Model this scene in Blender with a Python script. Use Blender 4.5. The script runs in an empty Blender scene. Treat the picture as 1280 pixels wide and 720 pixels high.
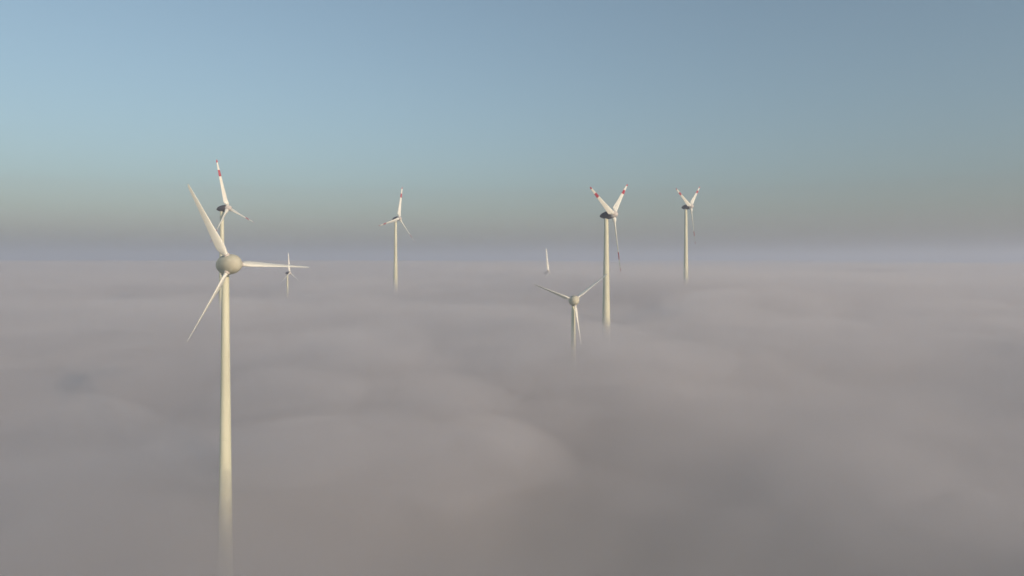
import bpy, math, random
import numpy as np
from mathutils import Matrix, Vector

scene = bpy.context.scene
R = math.radians

# ------------------------------------------------------------------ camera, sky, sun, exposure
F_PX, W_PX, HORIZON_PX = 914.0, 1280.0, 325.0      # focal length and horizon row in photograph pixels
CAM_Z = 97.0                                       # a hill-high viewpoint, level with the nearest hub
cam_data = bpy.data.cameras.new('camera')
cam_data.sensor_width = 36.0
cam_data.lens = 36.0 * F_PX / W_PX
cam_data.shift_y = -(360.0 - HORIZON_PX) / W_PX
cam_data.clip_start, cam_data.clip_end = 0.5, 80000.0
cam = bpy.data.objects.new('camera', cam_data)
cam.location = (0, 0, CAM_Z)
cam.rotation_euler = (R(90), 0, 0)
scene.collection.objects.link(cam)
scene.camera = cam

SUN_ELEV, SUN_RIGHT = R(17.0), R(44.0)             # the sun stands behind the camera, well to the right
sun_dir = Vector((math.sin(SUN_RIGHT) * math.cos(SUN_ELEV), -math.cos(SUN_RIGHT) * math.cos(SUN_ELEV), math.sin(SUN_ELEV)))
world = bpy.data.worlds.new('World')
scene.world = world
world.use_nodes = True
wn = world.node_tree
sky = wn.nodes.new('ShaderNodeTexSky')
sky.sky_type = 'NISHITA'
sky.sun_disc = False
sky.sun_elevation = SUN_ELEV
sky.sun_rotation = math.atan2(sun_dir.x, sun_dir.y)
sky.altitude = 300.0
sky.air_density, sky.dust_density, sky.ozone_density = 1.4, 2.3, 5.0
bg = wn.nodes['Background']
bg.inputs['Strength'].default_value = 0.109
hazy = wn.nodes.new('ShaderNodeHueSaturation')     # a milky, washed-out morning sky
hazy.inputs['Saturation'].default_value = 0.72
hazy.inputs['Hue'].default_value = 0.485
wn.links.new(sky.outputs['Color'], hazy.inputs['Color'])
wn.links.new(hazy.outputs['Color'], bg.inputs['Color'])

sun_data = bpy.data.lights.new('sun', 'SUN')
sun_data.energy = 3.0
sun_data.angle = R(0.53)
sun_data.color = (1.0, 0.71, 0.50)
sun = bpy.data.objects.new('sun', sun_data)
sun.rotation_euler = sun_dir.to_track_quat('Z', 'Y').to_euler()
sun.location = (0, 0, 400)
scene.collection.objects.link(sun)

scene.view_settings.view_transform = 'Standard'
scene.view_settings.look = 'None'
scene.view_settings.exposure = 0.16
scene.view_settings.gamma = 1.0
scene.view_settings.use_curve_mapping = False
scene.render.engine = 'CYCLES'
scene.cycles.use_denoising = True
scene.cycles.use_adaptive_sampling = True
scene.cycles.adaptive_threshold = 0.03
scene.cycles.volume_bounces = 3
scene.cycles.max_bounces = 6
scene.cycles.transparent_max_bounces = 64
scene.cycles.sample_clamp_indirect = 6.0

FOG_DENSITY = 0.013
HAZE_DENSITY = 0.0003

# ------------------------------------------------------------------ helpers
def tag(o, label=None, cat=None, group=None, kind=None):
    for k, v in (('label', label), ('category', cat), ('group', group), ('kind', kind)):
        if v: o[k] = v
    return o

def link_mesh(name, verts, faces, material, parent=None, smooth=True):
    me = bpy.data.meshes.new(name)
    me.from_pydata(verts, [], faces)
    me.polygons.foreach_set('use_smooth', [smooth] * len(me.polygons))
    if material: me.materials.append(material)
    o = bpy.data.objects.new(name, me)
    scene.collection.objects.link(o)
    o.parent = parent
    return o

def copy_object(src, parent):
    o = src.copy()
    scene.collection.objects.link(o)
    o.parent = parent
    return o

def waves(x, y, seed, lo, hi, n):
    """smooth random undulation, about -1..1: a sum of plane waves of wavelengths lo..hi"""
    rng = np.random.default_rng(seed)
    out = np.zeros_like(x, dtype=float)
    for _ in range(n):
        wl = math.exp(rng.uniform(math.log(lo), math.log(hi)))
        a = rng.uniform(0, math.tau); p = rng.uniform(0, math.tau)
        out += np.sin((x * math.cos(a) + y * math.sin(a)) * math.tau / wl + p)
    return out / math.sqrt(n)

# ------------------------------------------------------------------ materials
def paint(name, color, rough, dirt=0.12, scale=0.35, metallic=0.0):
    m = bpy.data.materials.new(name); m.use_nodes = True
    nt = m.node_tree; b = nt.nodes['Principled BSDF']
    tc = nt.nodes.new('ShaderNodeTexCoord')
    mp = nt.nodes.new('ShaderNodeMapping'); mp.inputs['Scale'].default_value = (1.0, 1.0, 0.12)
    nz = nt.nodes.new('ShaderNodeTexNoise'); nz.inputs['Scale'].default_value = scale; nz.inputs['Detail'].default_value = 5
    rp = nt.nodes.new('ShaderNodeValToRGB')
    rp.color_ramp.elements[0].position = 0.35; rp.color_ramp.elements[1].position = 0.7
    rp.color_ramp.elements[0].color = tuple(c * (1 - dirt) for c in color) + (1,)
    rp.color_ramp.elements[1].color = tuple(color) + (1,)
    nt.links.new(tc.outputs['Object'], mp.inputs['Vector']); nt.links.new(mp.outputs['Vector'], nz.inputs['Vector'])
    nt.links.new(nz.outputs['Fac'], rp.inputs['Fac']); nt.links.new(rp.outputs['Color'], b.inputs['Base Color'])
    b.inputs['Roughness'].default_value = rough
    b.inputs['Metallic'].default_value = metallic
    return m

M_TOWER = paint('cream_tower_paint', (0.68, 0.715, 0.54), 0.55, 0.2)
M_BLADE = paint('white_blade_gelcoat', (0.78, 0.82, 0.73), 0.42, 0.06)
M_RED = paint('red_band_paint', (0.45, 0.045, 0.07), 0.5)
M_BALL = paint('grey_beige_nacelle_paint', (0.57, 0.58, 0.45), 0.6, 0.15, 0.5)
M_DARK = paint('dark_nacelle', (0.055, 0.052, 0.055), 0.6)  # near-black base colour over the whole nacelle
M_STEEL = paint('collar_steel_paint', (0.62, 0.60, 0.55), 0.5)
M_JOINT = paint('tower_flange_paint', (0.65, 0.685, 0.515), 0.6)

def ground_material():
    m = bpy.data.materials.new('meadow_and_fields'); m.use_nodes = True
    nt = m.node_tree; b = nt.nodes['Principled BSDF']
    tc = nt.nodes.new('ShaderNodeTexCoord')
    vo = nt.nodes.new('ShaderNodeTexVoronoi'); vo.inputs['Scale'].default_value = 0.006
    nz = nt.nodes.new('ShaderNodeTexNoise'); nz.inputs['Scale'].default_value = 0.03; nz.inputs['Detail'].default_value = 6
    r1 = nt.nodes.new('ShaderNodeValToRGB')
    e = r1.color_ramp.elements
    e[0].color = (0.035, 0.05, 0.02, 1); e[1].color = (0.10, 0.085, 0.055, 1)
    x = r1.color_ramp.elements.new(0.5); x.color = (0.06, 0.075, 0.03, 1)
    mx = nt.nodes.new('ShaderNodeMixRGB'); mx.blend_type = 'MULTIPLY'; mx.inputs['Fac'].default_value = 0.6
    nt.links.new(tc.outputs['Object'], vo.inputs['Vector']); nt.links.new(tc.outputs['Object'], nz.inputs['Vector'])
    nt.links.new(vo.outputs['Color'], r1.inputs['Fac']); nt.links.new(r1.outputs['Color'], mx.inputs['Color1'])
    nt.links.new(nz.outputs['Fac'], mx.inputs['Color2']); nt.links.new(mx.outputs['Color'], b.inputs['Base Color'])
    b.inputs['Roughness'].default_value = 0.95
    return m

def volume_material(name, density, color, anisotropy):
    m = bpy.data.materials.new(name); m.use_nodes = True
    nt = m.node_tree
    nt.nodes.remove(nt.nodes['Principled BSDF'])
    v = nt.nodes.new('ShaderNodeVolumePrincipled')
    v.inputs['Density'].default_value = density
    v.inputs['Color'].default_value = tuple(color) + (1,)
    v.inputs['Anisotropy'].default_value = anisotropy
    nt.links.new(v.outputs['Volume'], nt.nodes['Material Output'].inputs['Volume'])
    return m

# ------------------------------------------------------------------ ground and fog
def graded(n, half, grow):
    t = np.linspace(-1, 1, n)
    return half * np.sinh(t * grow) / math.sinh(grow)

def ground_z(x, y):
    d = np.sqrt(x * x + y * y)
    rise = np.clip((y - 230) / 220, 0, 1)
    return 14.0 * rise * rise * (3 - 2 * rise) + 1.5 * waves(x, y, 3, 260, 900, 14) + 6.0 * waves(x, y, 8, 2500, 8000, 8) * np.clip((d - 1200) / 3000, 0, 1)

def grid_object(name, xs, ys, zfun, material, floor=None):
    X, Y = np.meshgrid(xs, ys)
    Z = zfun(X, Y)
    nx, ny = len(xs), len(ys)
    verts = list(map(tuple, np.stack([X, Y, Z], -1).reshape(-1, 3).tolist()))
    faces = [(j * nx + i, j * nx + i + 1, (j + 1) * nx + i + 1, (j + 1) * nx + i) for j in range(ny - 1) for i in range(nx - 1)]
    if floor is not None:                          # close the body downwards
        ring = [i for i in range(nx)] + [j * nx + nx - 1 for j in range(1, ny)] \
             + [(ny - 1) * nx + i for i in range(nx - 2, -1, -1)] + [j * nx for j in range(ny - 2, 0, -1)]
        base = len(verts)
        verts += [(verts[k][0], verts[k][1], floor) for k in ring]
        n = len(ring)
        for k in range(n):
            k2 = (k + 1) % n
            faces.append((ring[k2], ring[k], base + k, base + k2))
        faces.append(tuple(base + k for k in range(n - 1, -1, -1)))
    return link_mesh(name, verts, faces, material)

ground = grid_object('ground', graded(120, 22000, 4.2), graded(120, 22000, 4.2), ground_z, ground_material())
tag(ground, kind='structure')

# height of the fog top (relative to the camera); the first row is read off where each tower sinks into it
FOG_POINTS = [(-79, 205, -67), (35, 406, -46), (68, 520, -46), (-257, 844, -55), (-150, 937, -34), (175, 790, -23), (52, 1030, -25),
              (0, 60, -92), (30, 200, -89), (170, 215, -81), (90, 130, -86), (215, 95, -74), (330, 50, -54), (260, -60, -58), (-230, 150, -84), (0, -400, -76), (500, -300, -70), (-500, -300, -74), (120, 290, -70),  # right-hand points include an unseen fog bank added to shade the near fog
              (420, 420, -54), (500, 250, -60), (700, 500, -44), (900, 200, -46), (-110, 400, -49), (-240, 560, -46), (-420, 420, -50), (-500, 220, -58),  # side heights shaped so left slopes catch the sun, right ones turn away
              (-60, 600, -46), (600, 900, -34), (-700, 1000, -32),
              (0, 1800, -23), (900, 1700, -25), (-900, 1700, -22), (0, 4000, -26), (2500, 3000, -27), (-2500, 3000, -20),
              (6000, 9000, -26), (-6000, 9000, -26), (0, 12000, -26), (-1900, 3300, 2), (9000, -3000, -40), (-9000, -3000, -40), (0, -9000, -40)]
def fog_z(x, y, layer=0):
    num = np.zeros_like(x); den = np.zeros_like(x)
    d = np.sqrt(x * x + y * y)
    for px, py, pz in FOG_POINTS:
        soft = (35 + 0.10 * math.hypot(px, py)) ** 2
        w = ((x - px) ** 2 + (y - py) ** 2 + soft) ** -1.9 * soft ** 0.35
        num += w * pz; den += w
    z = num / den
    near = np.clip(1.4 - d / 1200, 0, 1)
    z += (1.9 * waves(x, y, 21 + layer, 170, 460, 22) + 1.1 * waves(x, y, 41 + layer, 60, 150, 30)
          + 1.3 * waves(x, y, 61 + layer, 24, 60, 40) * near) * (1 + 0.35 * abs(layer))
    z += 8.0 * waves(x, y, 91, 900, 2600, 12) * np.clip((d - 1300) / 1200, 0, 1)
    thin = np.clip((waves(x, y, 77, 110, 330, 20) - 0.4) / 1.2, 0, 1) * np.clip((d - 260) / 160, 0, 1) * np.clip(2 - d / 700, 0, 1)
    z -= (10.5 - 2 * layer) * thin * thin * (3 - 2 * thin)     # thin places where the fog sinks
    for px, py, rad, dep in ((84, 470, 26, -12 if layer < 1 else -6),):   # a hole in the fog
        z += dep * np.exp(-((x - px) ** 2 + (y - py) ** 2) / (2 * rad * rad))
    return CAM_Z + np.minimum(z, -4)

fog = grid_object('fog', graded(330, 20500, 4.6), graded(330, 20500, 4.6), fog_z,
                  volume_material('fog_volume', FOG_DENSITY, (0.85, 0.85, 0.85), 0.05), floor=-28.0)
tag(fog, 'thick grey sea of morning fog swallowing the tower feet', 'fog', kind='stuff')

def box(name, x0, x1, y0, y1, z0, z1, material):
    v = [(x, y, z) for z in (z0, z1) for y in (y0, y1) for x in (x0, x1)]
    f = [(0, 2, 3, 1), (4, 5, 7, 6), (0, 1, 5, 4), (2, 6, 7, 3), (0, 4, 6, 2), (1, 3, 7, 5)]
    return link_mesh(name, v, f, material, smooth=False)
for layer, lift, dens in ((-1, -5.0, 0.009), (1, 4.0, 0.008), (2, 9.0, 0.006), (3, 15.0, 0.0045)):       # thinner wisps drifting over the dense fog
    veil = grid_object('veil', graded(250, 19500 - 400 * layer, 4.6), graded(250, 19500 - 400 * layer, 4.6),
                       lambda x, y: np.minimum(fog_z(x, y, layer) + lift * np.clip((np.hypot(x, y) - 20) / 190, 0.25, 1), CAM_Z - 3),
                       volume_material('veil_volume', dens, (0.85, 0.85, 0.85), 0.05), floor=-28.0 + 0.3 * layer)
    veil.parent = fog
    tag(veil, kind='stuff')
# drifting wisps: flat ragged bodies of thin mist lying on the fog
import bmesh
def wisp_mesh(seed):
    bm = bmesh.new()
    bmesh.ops.create_icosphere(bm, subdivisions=4, radius=1.0)
    co = np.array([v.co[:] for v in bm.verts])
    rng = np.random.default_rng(seed)
    f = np.zeros(len(co))
    for k in range(26):
        w = rng.normal(size=3); w *= rng.uniform(1.6, 6.5) / np.linalg.norm(w)
        f += np.sin(co @ w + rng.uniform(0, math.tau)) / np.linalg.norm(w)
    r = np.clip(1.0 + 0.42 * f, 0.35, 1.8)
    for v, k in zip(bm.verts, r): v.co *= k
    me = bpy.data.meshes.new('wisp'); bm.to_mesh(me); bm.free()
    me.polygons.foreach_set('use_smooth', [True] * len(me.polygons))
    return me
wisp_materials = [volume_material('wisp_volume', dns, (0.88, 0.88, 0.88), 0.05) for dns in (0.0025, 0.004, 0.006)]
wisp_meshes = []
for seed in range(6):
    me = wisp_mesh(500 + seed); me.materials.append(wisp_materials[seed % 3]); wisp_meshes.append(me)
rng = random.Random(29)
for k in range(64):
    wy = 225 + 800 * rng.random() ** 1.5
    wx = (rng.uniform(-0.75, 0.75) if k % 3 else rng.uniform(-0.5, 0.1)) * wy
    o = bpy.data.objects.new('wisp', wisp_meshes[rng.randrange(6)])
    scene.collection.objects.link(o)
    o.parent = fog
    sc = (0.55 + wy / 700)
    o.location = (wx, wy, float(fog_z(np.array([wx]), np.array([wy]))[0]) + rng.uniform(0.0, 7.0))
    o.scale = (rng.uniform(20, 48) * sc, rng.uniform(18, 42) * sc, rng.uniform(8.0, 15.0))
    o.rotation_euler = (rng.uniform(-.06, .06), rng.uniform(-.06, .06), rng.uniform(0, math.pi))
    tag(o, kind='stuff')
haze = box('haze', -23000, 23000, -23000, 23000, -30.0, CAM_Z + 108, volume_material('haze_volume', HAZE_DENSITY, (0.76, 0.83, 0.93), 0.15))
tag(haze, 'thin pale haze hanging over the fog towards the horizon', 'haze', kind='stuff')

# ------------------------------------------------------------------ turbine parts
def revolve_z(name, profile, seg, material, parent):
    verts, faces = [], []
    for r, z in profile:
        for k in range(seg):
            a = math.tau * k / seg
            verts.append((r * math.cos(a), r * math.sin(a), z))
    for i in range(len(profile) - 1):
        for k in range(seg):
            k2 = (k + 1) % seg
            faces.append((i * seg + k, i * seg + k2, (i + 1) * seg + k2, (i + 1) * seg + k))
    faces.append(tuple(range(seg - 1, -1, -1)))
    faces.append(tuple((len(profile) - 1) * seg + k for k in range(seg)))
    return link_mesh(name, verts, faces, material, parent)

ALONG_AXIS = Matrix(((1, 0, 0, 0), (0, 0, -1, 0), (0, 1, 0, 0), (0, 0, 0, 1)))   # +Z of a lathe becomes -Y, the rotor axis

def interp(x, tab):
    return float(np.interp(x, [a for a, _ in tab], [[b for _, b in tab]][0]))

def blade_mesh(name, radius, chord, thick, twist, r_from, r_to, n, grow=0.0):
    """loft of airfoil sections; span +Z, leading edge towards -X, trailing edge towards +X; fractions of the radius"""
    m = 20
    verts, faces = [], []
    fr = [r_from + (r_to - r_from) * (i / (n - 1)) for i in range(n)]
    for f in fr:
        c = interp(f, chord); t = interp(f, thick); tw = R(interp(f, twist))
        rnd = max(0.0, min(1.0, (0.14 - f) / 0.07))           # round at the root
        for k in range(m):
            a = math.tau * k / m
            ex, ey = 0.5 * math.cos(a), 0.5 * math.sin(a)
            s = (ex + 0.5)
            ax, ay = ex + 0.18, 0.5 * math.sin(a) * (1.25 * (1 - s) ** 0.75 + 0.12)
            x = (rnd * ex + (1 - rnd) * ax) * c
            y = (rnd * ey + (1 - rnd) * ay) * (c if rnd == 1 else (rnd * c + (1 - rnd) * t))
            if grow:
                x += grow * math.cos(a) * 1.5; y += grow * math.sin(a)
            x, y = x * math.cos(tw) - y * math.sin(tw), x * math.sin(tw) + y * math.cos(tw)
            verts.append((x, y, f * radius))
    for i in range(n - 1):
        for k in range(m):
            k2 = (k + 1) % m
            faces.append((i * m + k, i * m + k2, (i + 1) * m + k2, (i + 1) * m + k))
    faces.append(tuple(range(m - 1, -1, -1)))
    faces.append(tuple((n - 1) * m + k for k in range(m)))
    me = bpy.data.meshes.new(name)
    me.from_pydata(verts, [], faces)
    me.polygons.foreach_set('use_smooth', [True] * len(me.polygons))
    return me

SMALL = dict(
    radius=24.5, overhang=3.7, top_d=2.0, foot_d=4.4, tower_gap=2.2,
    chord=[(.08, 1.25), (.12, 1.5), (.22, 2.7), (.32, 2.5), (.5, 2.0), (.7, 1.45), (.9, .95), (.97, .7), (1, .22)],
    thick=[(.08, 1.25), (.14, 1.0), (.22, .75), (.4, .45), (.7, .24), (1, .05)],
    twist=[(.08, 12), (.22, 10), (.5, 3), (1, -3)],
    spinner=[(.02, 4.35), (.75, 4.22), (1.45, 3.85), (2.05, 3.2), (2.5, 2.3), (2.74, 1.3), (2.86, .1), (2.88, -1.1), (2.86, -1.55)],
    nacelle=[(2.70, -1.56), (2.86, -1.66), (2.84, -2.2), (2.66, -2.9), (2.35, -3.7), (1.85, -4.5), (1.25, -5.0), (.6, -5.25), (.02, -5.3)],
    front=-1.0, ball=M_BALL, tail=M_BALL, collar_r=0.80, collar_z=(2.55, 3.15))
BIG = dict(
    radius=41.0, overhang=5.6, top_d=3.1, foot_d=7.4, tower_gap=2.1,
    chord=[(.055, 2.2), (.085, 3.6), (.14, 4.3), (.25, 3.7), (.45, 2.7), (.7, 1.9), (.9, 1.3), (.97, 1.0), (1, .35)],
    thick=[(.055, 2.2), (.1, 1.9), (.2, 1.2), (.4, .7), (.7, .38), (1, .1)],
    twist=[(.055, 14), (.2, 10), (.5, 3), (1, -3)],
    spinner=[(.02, 3.3), (.7, 3.15), (1.4, 2.65), (1.95, 1.9), (2.3, .9), (2.45, -.2), (2.48, -1.3)],
    nacelle=[(2.35, -1.35), (2.6, -1.45), (2.85, -2.6), (2.85, -4.2), (2.7, -5.8), (2.3, -7.4), (1.7, -8.9), (.85, -10.1), (.3, -10.6), (.02, -10.7)],
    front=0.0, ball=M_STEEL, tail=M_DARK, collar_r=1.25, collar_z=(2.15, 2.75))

MESHES = {}
def shared_blade(key, kind):
    if key not in MESHES:
        a = (kind['radius'], kind['chord'], kind['thick'], kind['twist'])
        d = {'blade': blade_mesh('blade', *a, kind['collar_z'][0] / kind['radius'], 1.0, 44)}
        d['blade'].materials.append(M_BLADE)
        for nm, f0, f1 in (('middle_band', .66, .79), ('tip_band', .94, .998)):
            d[nm] = blade_mesh('red_band', *a, f0, f1, 9, 0.03)
            d[nm].materials.append(M_RED)
        MESHES[key] = d
    return MESHES[key]

GROUP = 'wind turbines rising out of the fog'
def turbine(px, py, r_px, yaw, phase, pitch, kind_name, striped, label, size=1.0):
    """px, py: rotor centre in the photograph; r_px: blade length there, which with the turbine's size gives its distance"""
    kind = BIG if kind_name == 'big' else SMALL
    rad = kind['radius'] * size
    dist = F_PX * rad / r_px
    hub = Vector(((px - 640.0) / F_PX * dist, dist, CAM_Z + (HORIZON_PX - py) / F_PX * dist))
    phi = math.atan2(-hub.x, hub.y) + R(yaw)
    axis = Vector((math.sin(phi), -math.cos(phi), 0))
    foot = hub - axis * kind['overhang'] * size
    gz = float(ground_z(np.array([foot.x]), np.array([foot.y]))[0])
    height = (hub.z - gz + 0.3) / size
    root = bpy.data.objects.new('wind_turbine', None)
    scene.collection.objects.link(root)
    root.empty_display_size = 3
    root.location = (foot.x, foot.y, gz - 0.3)
    root.rotation_euler = (0, 0, phi)
    root.scale = (size,) * 3
    tag(root, label, 'wind turbine', GROUP)
    top = height - kind['tower_gap']
    r0, r1 = kind['foot_d'] / 2, kind['top_d'] / 2
    def tower_r(z):
        t = min(1.0, z / top)
        return r0 + (r1 - r0) * (1 - (1 - t) ** 1.25)
    tower = revolve_z('tower', [(tower_r(top * i / 24), top * i / 24) for i in range(25)], 40, M_TOWER, root)
    n_sec = max(3, round(top / 22))
    for i in range(1, n_sec):
        z = top * i / n_sec
        r = tower_r(z)
        revolve_z('flange', [(r - .05, z - .16), (r + .025, z - .13), (r + .025, z + .13), (r - .05, z + .16)], 40, M_JOINT, tower)
    at_hub = Matrix.Translation((0, -kind['overhang'], height)) @ Matrix.Rotation(R(-5.0), 4, 'X')   # the rotor axis tilts up a little
    shift = Matrix.Translation((0, 0, kind['front']))
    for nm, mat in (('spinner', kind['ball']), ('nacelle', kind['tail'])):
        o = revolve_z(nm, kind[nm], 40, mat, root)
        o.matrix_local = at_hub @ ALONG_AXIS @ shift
    revolve_z('yaw_collar', [(r1 + .02, top - .9), (r1 + .22, top - .8), (r1 + .22, top + .3)], 32, M_STEEL, root)
    parts = shared_blade(kind_name, kind)
    b = R(pitch)
    for k in range(3):
        th = R(phase + 120 * k)
        span = Vector((math.cos(th), 0, math.sin(th)))
        tan = Vector((-math.sin(th), 0, math.cos(th)))
        ch = tan * math.cos(b) + Vector((0, 1, 0)) * math.sin(b)
        nor = span.cross(ch)
        mat = Matrix((ch, nor, span)).transposed().to_4x4()
        bl = bpy.data.objects.new('blade', parts['blade'])
        scene.collection.objects.link(bl)
        bl.parent = root
        bl.matrix_local = at_hub @ mat
        cz0, cz1 = kind['collar_z']; cr = kind['collar_r']
        revolve_z('root_collar', [(cr * .8, cz0 - .5), (cr, cz0 - .4), (cr, cz1 - .1), (cr * .86, cz1)], 24, M_STEEL, bl)
        if striped:
            for nm in ('middle_band', 'tip_band'):
                s = bpy.data.objects.new('red_band', parts[nm])
                scene.collection.objects.link(s)
                s.parent = bl
    return root

turbine(289.5, 330, 109.5, 26, -2.5, 58, 'small', False, 'nearest wind turbine, tallest in view, round beige nacelle and thick cream tower')
turbine(285, 260, 61, 58, 105.5, 35, 'big', True, 'red-banded wind turbine whose tower stands behind the nearest turbine')
turbine(499, 273, 42, 52, 75, 38, 'big', True, 'red-banded wind turbine alone in mid-view, one blade pointing straight up')
turbine(767, 268, 72.4, 68, 36.5, 40, 'big', True, 'large red-banded wind turbine with blades in a Y and dark nacelle tail')
turbine(863.5, 258, 47.4, 69, 36, 40, 'big', True, 'farthest right wind turbine, slim, blades in a small Y')
turbine(362.3, 341, 25, 56, 90, 45, 'big', False, 'tiny plain white wind turbine seen behind the nearest turbine\'s horizontal blade', size=0.6)
turbine(686, 341, 31, 58, 93, 45, 'big', False, 'wind turbine sunk in fog with only one upright white blade showing', size=0.85)
turbine(718, 375.5, 55, 9, 38, 62, 'small', False, 'low wind turbine with round pale nacelle in front of the large red-banded one')
